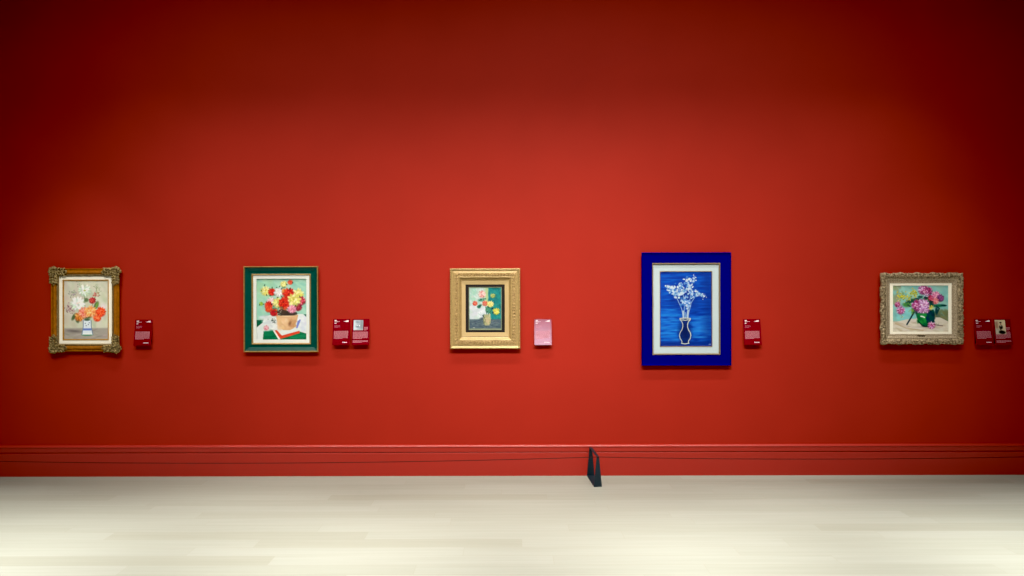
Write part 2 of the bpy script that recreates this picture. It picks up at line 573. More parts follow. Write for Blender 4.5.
p.scumble(0, .3, 0, .3, [(150, 206, 170), (170, 214, 176)], 40, .1, .05, .5, .5)
p.polyfill([(0, .68), (.28, .66), (.28, 1), (0, 1)], (8, 96, 66))
p.polyfill([(.86, .60), (1, .58), (1, .68), (.86, .68)], (16, 96, 84))
p.rect(.1, 1, .8, 1, (10, 120, 78), .01)
p.scumble(.15, 1, .86, 1, [(6, 110, 70), (22, 134, 86), (8, 100, 66)], 60, .12, .03, 0, .6)
p.polyfill([(.16, .62), (.36, .58), (.92, .58), (1, .64), (1, .9), (.84, .86), (.5, .95), (.34, .83), (.14, .84), (.12, 1), (0, 1), (0, .80), (.12, .72)], (226, 234, 232))
p.scumble(.1, .45, .62, .84, [(240, 244, 240), (206, 218, 222), (228, 232, 230)], 60, .07, .04, .3, .6)
p.scumble(.82, 1, .62, .85, [(240, 244, 244), (214, 222, 236)], 40, .06, .04, .7, .6)
p.polyfill([(.34, .85), (.40, .84), (.50, .93), (.85, .85), (.86, .89), (.45, .99)], (218, 72, 44))
p.polyfill([(.32, .84), (.36, .85), (.47, .99), (.43, .99)], (240, 240, 232))
p.line([(.83, .7), (.8, .8), (.86, .68)], .022, (96, 112, 206), .8)
p.sprig(.33, .69, .07, [(40, 60, 54), (220, 224, 220), (70, 90, 80)], 26)
p.bloom(.19, .80, .06, [(226, 150, 166), (240, 190, 196), (210, 120, 140)], None, 8, (196, 120, 130))
p.polyfill([(.38, .595), (.83, .595), (.80, .70), (.74, .81), (.66, .845), (.53, .845), (.46, .80), (.41, .70)], (222, 178, 132))
p.scumble(.42, .62, .66, .82, [(236, 196, 150), (226, 180, 128), (242, 208, 170)], 50, .05, .04, 1.2, .6)
p.scumble(.66, .78, .66, .8, [(206, 160, 116), (196, 146, 100)], 30, .04, .04, 1.2, .6)
p.blob(.66, .735, .04, .07, (134, 90, 62), .3, .8, .9)
p.blob(.60, .575, .24, .055, (66, 54, 46), 0, .35)
p.blob(.6, .615, .2, .02, (240, 210, 170), 0, .8)
for a in ((.36, .50, .10, .05), (.5, .46, .12, .04), (.68, .5, .1, .05), (.48, .2, .05, .05), (.54, .13, .05, .06), (.30, .22, .05, .04)):
    p.blob(a[0], a[1], a[2], a[3], (52, 104, 66), .2, .6, .9, 8)
RED = [(226, 52, 34), (206, 34, 28), (240, 84, 52), (190, 28, 30)]
YEL = [(240, 236, 150), (232, 226, 120), (246, 244, 180), (222, 214, 110)]
PNK = [(240, 206, 210), (232, 180, 190), (248, 226, 226)]
for (bx, by, br, pc, he) in ((.18, .20, .09, YEL, (190, 170, 60)), (.09, .41, .04, [(170, 206, 90), (140, 190, 70)], None), (.54, .09, .06, YEL, None), (.67, .06, .05, [(236, 108, 76), (226, 80, 56)], None),
                             (.31, .215, .075, RED, None), (.44, .22, .09, [(240, 238, 234), (226, 226, 232), (246, 240, 240)], None), (.56, .21, .06, [(238, 170, 96), (230, 150, 80)], None),
                             (.82, .25, .11, YEL, None), (.64, .25, .115, RED, (120, 20, 20)), (.30, .37, .085, PNK, None), (.24, .43, .075, RED, None), (.36, .55, .07, RED, None),
                             (.42, .39, .095, YEL, (170, 180, 80)), (.24, .49, .07, [(232, 90, 50), (214, 60, 40)], None), (.33, .56, .06, [(196, 32, 40), (170, 24, 36)], None), (.52, .52, .07, [(214, 120, 90), (180, 90, 60), (110, 140, 80)], None),
                             (.56, .395, .115, RED, (120, 20, 20)), (.89, .36, .085, [(186, 34, 66), (214, 70, 96), (160, 24, 50), (232, 150, 160)], None), (.82, .46, .08, [(150, 30, 56), (120, 24, 44), (176, 50, 70)], None),
                             (.745, .345, .125, YEL, (190, 180, 70)), (.70, .50, .085, [(236, 160, 184), (226, 136, 166), (246, 190, 204)], (216, 110, 140))):
    dk = tuple(int(c * .78) for c in pc[0])
    p.bloom(bx, by, br * 1.18, pc, he, 10, dk)
DG = [(30, 74, 50), (52, 104, 66), (20, 50, 40), (70, 120, 70)]
for (bx, by) in ((.10, .20), (.16, .11), (.31, .15), (.40, .15), (.46, .13), (.50, .17), (.60, .10), (.72, .07), (.27, .28), (.36, .27), (.50, .30), (.42, .31), (.34, .45), (.44, .48),
                 (.50, .47), (.38, .54), (.14, .42), (.06, .43), (.66, .17), (.30, .42), (.86, .29), (.94, .41), (.78, .44), (.20, .27)):
    p.blob(bx, by, .024, .014, DG[p.R.randint(4)], p.R.uniform(0, 3), .5, .95, 8)
p.polyfill([(.40, .53), (.50, .50), (.66, .54), (.80, .55), (.80, .59), (.62, .605), (.42, .60)], (60, 50, 44), .85)
p.sprig(.47, .56, .06, [(40, 34, 34), (90, 110, 90), (120, 100, 80), (190, 190, 180)], 26)
p.bloom(.70, .50, .085, [(236, 160, 184), (226, 136, 166), (246, 190, 204)], (216, 110, 140), 11, (196, 120, 146))
p.bloom(.545, .385, .10, RED, (110, 16, 20), 12, (170, 24, 20))
p.build('canvas', r2, .012, M['paint'], gain=0.76)

# ---- painting 3: pale gold frame, small still life on black mount
x, z = on_wall(485.1, 308.6, .045)
r3 = empty('framed_painting', (x, 0, z), 'wide pale gold frame around a small dark mounted picture of roses', 'painting', PAINTINGS)
backing(r3, .60, .69)
obj('frame_moulding', sweep(.628, .720, [(.014, 0), (.014, .014), (0, .028), (0, .040), (.003, .046), (.010, .048), (.014, .046), (.018, .040), (.026, .037), (.034, .039), (.036, .043), (.040, .044),
                                         (.074, .042), (.078, .044), (.083, .042), (.090, .032), (.100, .021), (.107, .018)], 1), M['pale_gold'], r3)
bm = bmesh.new()
for side in range(4):
    Ls, H = (.628, .720) if side % 2 == 0 else (.720, .628)
    Lm = Ls - .112
    n = int(Lm / .026)
    for i in range(n + 1):
        a = -Lm / 2 + Lm * i / n
        o_ = H / 2 - .057
        for (da, do, an, rr) in ((0, .007, .7, .0105), (0, -.007, -.7, .0105), (.013, 0, 0, .0065)):
            if i == n and da:
                continue
            aa, oo = a + da, o_ + do
            xx, zz = [(aa, oo), (oo, -aa), (-aa, -oo), (-oo, aa)][side]
            lump(bm, (xx, -.044, zz), rr, (1.25, .55, .55), -an + side * PI / 2)
obj('carved_leaf_band', bm, M['pale_gold_carved'], r3, True)
bm = bmesh.new()
for side in range(4):
    Ls, H = (.616, .708) if side % 2 == 0 else (.708, .616)
    n = int(Ls / .02)
    for i in range(n):
        a = -Ls / 2 + Ls * (i + .5) / n
        o_ = H / 2
        xx, zz = [(a, o_), (o_, -a), (-a, -o_), (-o_, a)][side]
        lump(bm, (xx, -.047, zz), .0058, (1.35, .7, .8), side * PI / 2)
obj('beading', bm, M['pale_gold_carved'], r3, True)
obj('linen_slip', sweep(.424, .502, [(0, .018), (.001, .024), (.034, .021), (.037, .017)], 1), M['linen'], r3)
obj('mount', ring(.354, .432, .290, .380, .0175), M['black'], r3)
obj('fillet', sweep(.296, .386, [(0, .014), (.0005, .019), (.004, .019), (.006, .0135)], 1), M['pale_edge'], r3)
p = Painting(.290, .380, 150, (150, 186, 176), 3)
p.rect(0, .60, 0, .76, (188, 212, 204), .06)
p.scumble(0, .58, 0, .75, [(206, 222, 214), (176, 210, 196), (196, 206, 204), (216, 224, 226)], 200, .08, .05, .9, .5, 6)
p.scumble(0, .2, 0, .3, [(150, 206, 190), (170, 214, 190)], 30, .08, .05, .9, .5)
p.rect(.50, .60, 0, .40, (178, 206, 130), .08, .8)
p.rect(.60, 1, 0, .78, (26, 138, 138), .05)
p.scumble(.62, 1, 0, .76, [(20, 124, 130), (40, 152, 146), (24, 110, 116), (60, 164, 150)], 130, .08, .05, 1.4, .55, 6)
p.scumble(.05, .55, .45, .72, [(222, 228, 236), (206, 214, 226), (232, 236, 240)], 60, .1, .06, .3, .6)
p.rect(0, 1, .755, 1, (84, 104, 116), .03)
p.scumble(0, 1, .77, 1, [(70, 90, 106), (104, 122, 130), (60, 78, 92), (124, 136, 136)], 110, .08, .02, 0, .6, 6)
p.rect(0, 1, .97, 1, (160, 166, 120), .03, .7)
p.blob(.40, .74, .12, .06, (54, 74, 82), -.2, .7, .8)
for a in ((.38, .30, .13, .06, 0), (.32, .44, .10, .05, -.5), (.30, .47, .08, .05, .2), (.55, .50, .05, .12, .4), (.62, .56, .08, .14, -.3), (.66, .40, .06, .08, 0)):
    p.blob(a[0], a[1], a[2], a[3], (52, 128, 96), a[4], .5, .9, 10)
p.line([(.56, .7), (.52, .5), (.42, .2)], .014, (70, 130, 96))
p.line([(.58, .68), (.72, .5), (.80, .5)], .014, (50, 110, 84))
p.bloom(.405, .155, .12, [(226, 130, 124), (240, 190, 180), (206, 90, 96), (246, 222, 214)], (120, 50, 70), 11, (206, 120, 110))
p.blob(.405, .15, .065, .055, (246, 226, 222), 0, .6)
p.blob(.405, .155, .02, .018, (214, 110, 110), 0, .6)
for k in range(9):
    p.blob(.405 + .085 * math.cos(k * .7), .15 + .062 * math.sin(k * .7), .014, .012, (110, 40, 66), 0, .6)
p.bloom(.735, .195, .085, [(160, 178, 96), (190, 196, 120), (136, 160, 84)], None, 9, (120, 150, 80))
p.bloom(.185, .375, .085, [(220, 92, 70), (232, 128, 104), (204, 72, 56)], (238, 170, 150), 9, (196, 76, 60))
p.bloom(.49, .375, .095, [(226, 96, 72), (236, 136, 110), (208, 76, 58)], (240, 180, 160), 9, (200, 80, 62))
p.bloom(.66, .39, .115, [(236, 226, 140), (224, 214, 116), (244, 238, 170)], (214, 200, 90), 10, (190, 186, 90))
p.bloom(.84, .565, .12, [(220, 210, 80), (200, 196, 66), (234, 226, 120)], (236, 232, 140), 10, (150, 160, 50))
p.polyfill([(.46, .64), (.63, .64), (.68, .74), (.665, .84), (.62, .90), (.49, .90), (.45, .84), (.44, .74)], (172, 172, 128))
p.scumble(.48, .64, .7, .88, [(196, 188, 146), (160, 160, 116), (206, 176, 140)], 30, .04, .03, 1.3, .7)
p.line([(.44, .74), (.45, .85), (.5, .905)], .012, (110, 120, 90))
p.line([(.46, .64), (.44, .7), (.42, .66)], .016, (48, 70, 60))
p.line([(.63, .62), (.645, .70), (.65, .64)], .014, (206, 206, 170))
p.blob(.15, .955, .05, .015, (206, 206, 190), .1, .7)
for a in ((.50, .27, .05, .03, .3), (.36, .29, .06, .03, -.3), (.60, .47, .05, .03, .6), (.72, .50, .05, .04, -.5), (.56, .58, .04, .05, 1.3), (.74, .60, .05, .04, .4), (.33, .46, .05, .03, .2)):
    p.blob(a[0], a[1], a[2], a[3], [(24, 84, 72), (40, 112, 88), (18, 66, 64)][p.R.randint(3)], a[4], .6, .85, 8)
p.scumble(0, .5, 0, .7, [(150, 206, 186), (222, 232, 236), (182, 214, 176)], 90, .035, .018, 1.0, .5, 8)
p.bloom(.405, .155, .115, [(226, 130, 124), (240, 196, 186), (246, 222, 214)], (150, 50, 70), 12, (222, 160, 150))
p.bloom(.185, .375, .08, [(220, 92, 70), (236, 140, 116), (204, 72, 56)], (246, 190, 170), 10, (196, 76, 60))
p.scumble(.45, .50, .66, .86, [(90, 104, 84), (116, 126, 96)], 14, .03, .012, 1.4, .7)
p.scumble(.56, .65, .68, .88, [(196, 196, 150), (180, 190, 140)], 14, .03, .012, 1.4, .6)
p.build('canvas', r3, .013, M['paint'], gain=0.62)

# ---- painting 4: ultramarine frame, white blossom sprigs in an outlined vase
x, z = on_wall(686.5, 309.0, .04)
r4 = empty('framed_painting', (x, 0, z), 'largest painting, ultramarine blue frame around white blossom sprigs on blue', 'painting', PAINTINGS)
backing(r4, .77, .98)
obj('frame_moulding', sweep(.800, 1.013, [(.014, 0), (.014, .014), (0, .028), (0, .040), (.003, .043), (.009, .043), (.012, .037), (.016, .035), (.092, .034), (.096, .030), (.100, .022)], 1), M['blue'], r4)
obj('fillet', sweep(.610, .823, [(0, .020), (0, .034), (.003, .038), (.008, .038), (.0115, .030), (.013, .022)], 1), M['fillet'], r4)
obj('liner', ring(.588, .801, .466, .675, .024), M['white_cool'], r4)
obj('inner_fillet', sweep(.472, .681, [(0, .020), (.0005, .026), (.004, .027), (.007, .020)], 1), M['fillet'], r4)
p = Painting(.470, .679, 170, (8, 74, 190), 4)
p.scumble(0, 1, 0, 1, [(4, 60, 174), (14, 96, 214), (4, 46, 150), (20, 112, 226), (2, 56, 168)], 420, .16, .02, 0, .5, 5, .05)
p.scumble(0, .36, .5, .92, [(40, 140, 236), (24, 118, 226)], 110, .16, .02, 0, .5, 5, .05)
p.scumble(.64, .96, .6, .88, [(38, 134, 232), (24, 112, 220)], 90, .16, .02, 0, .5, 5, .05)
p.rect(.86, 1, 0, 1, (6, 36, 128), .2, .6)
p.rect(0, 1, .93, 1, (6, 40, 132), .06, .6)
p.blob(.5, .35, .36, .36, (6, 34, 124), 0, .8, .6)
p.blob(.48, .8, .17, .32, (6, 24, 84), 0, .8, .85)
stemc = (150, 186, 226)
for st in (((.455, .63), (.42, .50), (.33, .36)), ((.465, .63), (.47, .45), (.44, .25)), ((.50, .62), (.56, .45), (.60, .28)), ((.53, .62), (.60, .42), (.70, .31)), ((.445, .62), (.44, .56), (.43, .52))):
    p.line(st, .008, stemc)
p.line([(.455, .64), (.45, .53)], .02, (176, 200, 226)); p.line([(.53, .64), (.545, .52)], .02, (190, 210, 230)); p.line([(.49, .63), (.49, .55)], .014, (120, 160, 210))
WB = [(232, 240, 246), (204, 222, 240), (160, 198, 236), (96, 156, 222), (216, 230, 242), (70, 130, 210)]
LB = [(96, 156, 226), (150, 192, 238), (200, 220, 244), (60, 124, 210)]
def raceme(pts, r0, r1, cols, n):
    for i in range(n):
        t = p.R.uniform(0, 1)
        k = t * (len(pts) - 1); a = min(int(k), len(pts) - 2); f = k - a
        cx_ = pts[a][0] * (1 - f) + pts[a + 1][0] * f
        cy_ = pts[a][1] * (1 - f) + pts[a + 1][1] * f
        rr = r0 * (1 - t) + r1 * t
        p.blob(cx_ + p.R.normal(0, rr * .45), cy_ + p.R.normal(0, rr * .45) / p.a, rr * p.R.uniform(.26, .46), rr * p.R.uniform(.18, .32), cols[p.R.randint(len(cols))], p.R.uniform(0, 3), .45, .95, 7)
raceme([(.52, .46), (.48, .40)], .09, .08, LB, 60)
raceme([(.50, .33), (.44, .24), (.36, .16)], .085, .05, LB + WB, 70)
raceme([(.36, .31), (.26, .25), (.13, .20)], .09, .06, WB, 90)
raceme([(.60, .30), (.585, .20), (.51, .10)], .045, .085, WB, 80)
raceme([(.64, .15), (.665, .07)], .05, .035, WB, 26)
raceme([(.66, .31), (.76, .30), (.87, .34)], .07, .035, WB, 60)
raceme([(.62, .36), (.60, .27)], .04, .05, LB, 30)
vc = (214, 218, 200)
prof4 = [(.090, .625), (.100, .640), (.066, .665), (.046, .70), (.044, .735), (.062, .775), (.098, .815), (.108, .85), (.096, .89), (.066, .92), (.060, .945), (.074, .955)]
p.polyfill([(.485 - a, b) for a, b in prof4] + [(.485 + a, b) for a, b in reversed(prof4)], (6, 28, 90), .5)
p.line([(.485 - a, b) for a, b in prof4], .0085, vc); p.line([(.485 + a, b) for a, b in prof4], .010, vc)
p.line([(.385, .626), (.485, .619), (.585, .626)], .011, vc); p.line([(.40, .642), (.485, .65), (.57, .642)], .009, vc)
p.line([(.42, .955), (.485, .962), (.55, .955)], .010, vc)
p.blob(.945, .968, .012, .012, (170, 196, 226), 0, .6); p.blob(.97, .968, .008, .012, (170, 196, 226), 0, .6)
p.build('canvas', r4, .019, M['paint'], gain=0.62)

# ---- painting 5: carved silver gilt landscape frame, purple peonies in a green jug
x, z = on_wall(922.5, 308.7, .055)
r5 = empty('framed_painting', (x, 0, z), 'carved silver gilt landscape frame around purple flowers in a green jug', 'painting', PAINTINGS)
backing(r5, .68, .58)


def carve(side, s, u, d, Ls):
    fade = min(1.0, (1 - abs(s)) * 10)
    t = s * Ls / 2
    sh = side * 1.7
    wave = .5 * math.sin(t * 2 * PI / .16 + sh) + .32 * math.sin(t * 2 * PI / .071 + 2.1 + sh)
    out = max(0.0, 1 - u / .05)
    uu = u + fade * out * (.009 * wave) if d > .01 else u + fade * out * .005 * wave
    env = math.exp(-((u - .030) / .020) ** 2)
    nz = noise.noise(Vector((t * 55, u * 70, side * 9.0)))
    dd = d + fade * env * (.004 * wave + .009 * nz)
    return uu, dd


obj('frame_moulding', sweep(.745, .646, [(.022, 0), (.022, .016), (.006, .032), (.003, .040), (.004, .048), (.008, .053), (.014, .056), (.020, .058), (.026, .058), (.032, .057), (.038, .054), (.044, .050),
                                         (.050, .046), (.056, .043), (.060, .042)], 130, carve), M['silver_carved'], r5, True)
obj('inner_step', sweep(.633, .534, [(0, .036), (0, .044), (.006, .045), (.012, .040), (.026, .032), (.032, .034), (.038, .032), (.041, .024)], 1), M['silver'], r5)
bm = bmesh.new()
R5 = random.Random(55)
for side in range(4):
    Ls, H = (.745, .646) if side % 2 == 0 else (.646, .745)
    n = int(Ls / .021)
    for i in range(n):
        for rowu in (.014, .034):
            a = -(Ls / 2 - rowu) + (Ls - 2 * rowu) * (i + R5.random()) / n
            o_ = H / 2 - rowu + R5.uniform(-.004, .004)
            xx, zz = [(a, o_), (o_, -a), (-a, -o_), (-o_, a)][side]
            lump(bm, (xx, -.056, zz), R5.uniform(.006, .011), (1.4, .65, .6), R5.uniform(0, PI))
obj('carved_leafwork', bm, M['silver_carved'], r5, True)
obj('liner', ring(.556, .457, .497, .414, .028), M['cream'], r5)
bm = bmesh.new(); box(bm, -.033, .033, -.040, -.030, -.2475, -.2405, .001)
obj('nameplate', bm, M['brass'], r5)
p = Painting(.501, .418, 190, (136, 190, 184), 5)
p.scumble(0, 1, 0, .75, [(120, 184, 182), (150, 202, 190), (138, 180, 166), (110, 172, 172)], 220, .10, .05, .7, .5, 6)
p.scumble(0, .14, 0, .4, [(146, 156, 116), (130, 146, 116)], 40, .06, .04, 1.3, .5)
p.scumble(.75, 1, .55, .8, [(96, 110, 80), (84, 106, 90), (120, 120, 80)], 60, .07, .04, .7, .6)
p.scumble(.1, .4, .5, .76, [(120, 196, 200), (140, 206, 206)], 60, .08, .04, .5, .5)
p.polyfill([(0, .80), (.30, .72), (.85, .69), (1, .78), (1, 1), (0, 1)], (212, 204, 190))
p.scumble(0, 1, .78, 1, [(222, 214, 202), (196, 184, 164), (206, 196, 190), (184, 170, 140)], 130, .10, .02, .1, .5, 6)
p.line([(.05, .82), (.25, .92), (.55, .97)], .014, (180, 160, 124), .7)
p.blob(.62, .88, .22, .05, (150, 140, 132), 0, .7, .6)
LV = [(20, 78, 70), (34, 104, 76), (14, 58, 60), (60, 130, 70)]
for a in ((.32, .35, .12, .05, -.4), (.25, .42, .09, .05, .2), (.38, .52, .05, .12, .2), (.44, .30, .08, .03, 0), (.82, .44, .16, .035, -.05), (.79, .55, .035, .09, 0), (.92, .44, .06, .02, .1), (.68, .38, .1, .08, 0), (.62, .3, .1, .06, 0)):
    p.blob(a[0], a[1], a[2], a[3], LV[p.R.randint(4)], a[4], .5, .95, 8)
p.line([(.40, .55), (.33, .70), (.26, .84)], .018, (22, 48, 60))
p.line([(.79, .45), (.84, .50), (.80, .60)], .016, (18, 62, 62))
YG = [(206, 192, 50), (176, 170, 50), (226, 210, 90), (120, 140, 50)]
p.sprig(.17, .24, .08, YG, 40); p.sprig(.37, .19, .08, YG, 40); p.sprig(.29, .29, .05, YG, 18); p.sprig(.30, .42, .05, [(120, 170, 60), (80, 140, 60)], 20)
p.sprig(.16, .66, .04, YG, 14); p.sprig(.70, .47, .05, [(232, 206, 60), (214, 180, 50)], 22); p.sprig(.85, .33, .04, [(222, 190, 80), (206, 170, 70)], 14); p.sprig(.36, .54, .05, [(140, 170, 60), (90, 140, 50)], 24)
MG = [(186, 70, 130), (150, 44, 100), (214, 120, 170), (224, 160, 200), (120, 36, 80)]
LI = [(206, 150, 206), (184, 120, 186), (226, 186, 224), (160, 90, 150), (236, 210, 234)]
p.bloom(.09, .41, .055, MG, None, 8, (120, 40, 80)); p.sprig(.10, .38, .05, MG, 24)
p.bloom(.15, .53, .085, LI + MG, (140, 50, 90), 10, (140, 70, 110))
p.bloom(.55, .09, .10, LI + MG, None, 11, (130, 40, 90), .7); p.bloom(.64, .11, .085, MG, None, 10, (120, 30, 70)); p.sprig(.67, .17, .06, [(120, 40, 90), (90, 30, 70)], 24)
p.sprig(.60, .20, .06, LI, 26); p.bloom(.70, .27, .07, [(176, 40, 84), (150, 30, 66), (206, 90, 120)], None, 9, (120, 20, 50))
p.bloom(.78, .21, .085, [(220, 130, 170), (200, 100, 150), (236, 170, 196)], None, 10, (170, 80, 120)); p.bloom(.86, .27, .075, [(130, 60, 120), (104, 44, 100), (160, 90, 150)], None, 9, (80, 30, 70))
p.bloom(.77, .33, .07, [(226, 130, 140), (214, 110, 120), (240, 170, 170)], None, 9, (180, 80, 90))
p.polyfill([(.43, .55), (.74, .52), (.765, .64), (.74, .76), (.67, .86), (.60, .885), (.53, .86), (.455, .76), (.425, .65)], (16, 92, 56))
p.scumble(.46, .60, .6, .8, [(30, 140, 60), (40, 160, 70), (20, 110, 56)], 60, .045, .03, 1.4, .6)
p.scumble(.62, .74, .56, .8, [(20, 56, 84), (14, 70, 66), (10, 44, 64)], 60, .045, .03, 1.4, .65)
p.line([(.51, .665), (.545, .672), (.575, .69)], .012, (226, 240, 226))
p.blob(.60, .885, .09, .016, (10, 44, 40), 0, .6)
p.bloom(.44, .41, .105, LI + MG, (150, 60, 110), 12, (140, 70, 130)); p.bloom(.55, .40, .115, LI, (176, 90, 150), 12, (150, 80, 140)); p.bloom(.50, .49, .10, LI, None, 12, (150, 90, 150)); p.bloom(.59, .51, .085, LI, None, 10, (150, 80, 140))
for (bx, by, rx, ry, rt) in ((.36, .33, .07, .03, -.5), (.41, .36, .05, .03, .2), (.30, .44, .05, .02, .5), (.43, .58, .03, .05, .1), (.66, .44, .05, .04, .3), (.70, .36, .05, .03, 0), (.92, .43, .07, .018, .05), (.60, .27, .05, .03, .2), (.50, .25, .06, .03, 0)):
    p.blob(bx, by, rx, ry, [(10, 46, 50), (20, 70, 60), (30, 50, 60)][p.R.randint(3)], rt, .5, .9, 6)
p.sprig(.17, .25, .07, YG, 30); p.sprig(.38, .19, .07, YG, 30); p.sprig(.69, .48, .045, [(240, 214, 60), (222, 190, 50)], 26); p.sprig(.30, .30, .05, YG, 16)
p.blob(.545, .60, .085, .10, (36, 150, 66), .2, .8, .7); p.blob(.49, .70, .05, .09, (16, 100, 54), .2, .7, .7)
p.blob(.48, .85, .05, .03, (206, 198, 184), .6, .6); p.line([(.455, .76), (.53, .86), (.60, .885), (.67, .86), (.74, .76)], .014, (10, 48, 44))
p.line([(.51, .665), (.545, .672), (.575, .69)], .014, (232, 244, 232))
p.bloom(.47, .43, .12, LI + MG, (150, 60, 110), 13, (130, 60, 124)); p.bloom(.57, .42, .10, LI, (176, 90, 150), 12, (140, 70, 130)); p.bloom(.54, .51, .085, LI, None, 11, (140, 80, 140))
p.bloom(.70, .855, .075, LI + MG[:4], (150, 40, 90), 10, (130, 50, 90)); p.line([(.77, .85), (.90, .87)], .010, (110, 90, 90)); p.sprig(.80, .83, .03, [(40, 60, 50)], 8)
p.build('canvas', r5, .022, M['paint'], gain=0.98)

# ------------------------------------------------------------------ wall labels
PW, PH = .1535, .232
D_TOP, D_BOT = .009, .038
TILT = math.atan2(D_BOT - D_TOP, PH)
LABELS = 'crimson wall labels beside the paintings'


def dash_rows(bm, R, x0, x1, y0, y1, rows, fill, y_off, short_last=True):
    """printed lines too small to read: word-length dashes in rows"""
    step = (y1 - y0) / rows
    for i in range(rows):
        zc = y1 - (i + .5) * step
        xx = x0
        end = x1 if not (short_last and i == rows - 1) else x0 + (x1 - x0) * .62
        while xx < end:
            wl = min(R.uniform(.006, .016), end - xx)
            if wl > .002:
                poly(bm, [(xx, y_off, zc - step * fill / 2), (xx + wl, y_off, zc - step * fill / 2), (xx + wl, y_off, zc + step * fill / 2), (xx, y_off, zc + step * fill / 2)])
            xx += wl + .0022


def label_plaque(px, py, text, portrait, seed, twist=0.0, extra=0.03):
    R = random.Random(seed)
    x, z = on_wall(px, py, (D_TOP + D_BOT) / 2)
    root = empty('wall_label', (x, 0, z), text, 'wall label', LABELS)
    # wedge bracket between wall and board
    bm = bmesh.new()
    for sx in (-1, 1):
        pass
    hw, hh = PW * .44, PH * .44
    pr = [(-.0005, hh), (-.0005, -hh), (-(D_BOT - .0085), -hh), (-(D_TOP + .0005 - .0075 + .002), hh)]
    a = [bm.verts.new((-hw, y, zz)) for y, zz in pr]
    b = [bm.verts.new((hw, y, zz)) for y, zz in pr]
    for i in range(4):
        bm.faces.new((a[i], a[(i + 1) % 4], b[(i + 1) % 4], b[i]))
    bm.faces.new(a); bm.faces.new(b)
    obj('bracket', bm, M['bracket'], root)
    # panel in its own tilted frame: front face at local y = 0
    bm = bmesh.new(); box(bm, -PW / 2, PW / 2, 0, .005, -PH / 2, PH / 2)
    pan = obj('panel', bm, M['crimson'], root)
    pan.data.materials.append(M['card_edge'])
    for f in pan.data.polygons:
        if abs(f.normal.x) > .5:
            f.material_index = 1
    pan.location = (0, -(D_TOP + D_BOT) / 2, 0)
    pan.rotation_euler = (-(TILT + extra), 0, twist)
    yo = -.0006
    def printed(name, material, draw):
        bm = bmesh.new()
        draw(bm)
        obj(name, bm, material, pan)
    if portrait is None:
        L_, Rr = -PW * .42, PW * .40

        def title(b):
            dash_rows(b, R, L_, L_ + .020, .098, .108, 1, .9, yo, False)
            dash_rows(b, R, L_, L_ + .048, .088, .097, 2, .45, yo)
            dash_rows(b, R, L_, L_ + .018, .074, .083, 1, .8, yo, False)

        def emblem(b):
            poly(b, [(Rr - .040, yo, .0935), (Rr, yo, .0915), (Rr, yo, .1065), (Rr - .018, yo, .1045)])
            poly(b, [(Rr - .048, yo, .0965), (Rr - .030, yo, .0955), (Rr - .026, yo, .0990)])
        printed('title_print', M['ink'], title)
        printed('emblem_print', M['ink'], emblem)
        printed('caption_print', M['pink_ink'], lambda b: dash_rows(b, R, L_, L_ + .052, .036, .062, 4, .32, yo))
        printed('text_print', M['pink_ink'], lambda b: dash_rows(b, R, L_ - .002, Rr, -.062, .010, 10, .62, yo))
        printed('footer_print', M['ink'], lambda b: dash_rows(b, R, Rr - .050, Rr - .004, -.097, -.0885, 1, .8, yo, False))
    else:
        L_, Rr = -PW * .44, PW * .43
        printed('caption_print', M['pink_ink'], lambda b: dash_rows(b, R, Rr - .036, Rr, .014, .046, 4, .6, yo))
        printed('text_print', M['pink_ink'], lambda b: dash_rows(b, R, L_, Rr, -.062, .004, 9, .62, yo))
        printed('footer_print', M['pink_ink'], lambda b: dash_rows(b, R, L_, Rr, -.098, -.074, 3, .62, yo))
    if portrait is not None:
        ph = portrait.build('photograph', pan, .0008, M['print'])
        ph.location = (-PW / 2 + .012 + portrait.w / 2, 0, PH / 2 - .008 - portrait.h / 2)
    return root


bowl = Painting(.086, .092, 44, (150, 160, 168), 21)
bowl.rect(0, .25, 0, 1, (196, 206, 212), .3, .8); bowl.rect(.7, 1, 0, .9, (104, 112, 118), .3, .8)
bowl.blob(.4, .2, .3, .16, (110, 122, 130), .2, .7, .8); bowl.blob(.45, .62, .3, .18, (88, 104, 116), 0, .7, .9)
bowl.blob(.38, .55, .08, .06, (236, 240, 242), 0, .6); bowl.blob(.60, .57, .09, .07, (240, 244, 244), 0, .6); bowl.blob(.3, .85, .2, .1, (190, 198, 204), 0, .7, .7)
sit = Painting(.092, .128, 46, (196, 180, 150), 22)
sit.rect(0, .3, .1, .6, (120, 84, 70), .2, .7); sit.rect(0, .4, .6, 1, (150, 150, 136), .2, .8); sit.rect(.7, 1, 0, .55, (206, 188, 156), .2, .8)
sit.blob(.62, .86, .4, .22, (24, 20, 18), .1, .35); sit.blob(.56, .50, .21, .25, (26, 20, 20), 0, .35); sit.blob(.55, .27, .11, .13, (150, 120, 98), 0, .4); sit.blob(.55, .18, .15, .08, (22, 18, 16), 0, .4)
sit.polyfill([(.5, .38), (.6, .38), (.56, .48)], (190, 180, 164)); sit.line([(.40, .5), (.48, .68), (.60, .72)], .05, (60, 50, 44)); sit.blob(.58, .7, .05, .04, (160, 128, 104), 0, .5); sit.blob(.2, .8, .14, .2, (176, 176, 160), 0, .6, .8)

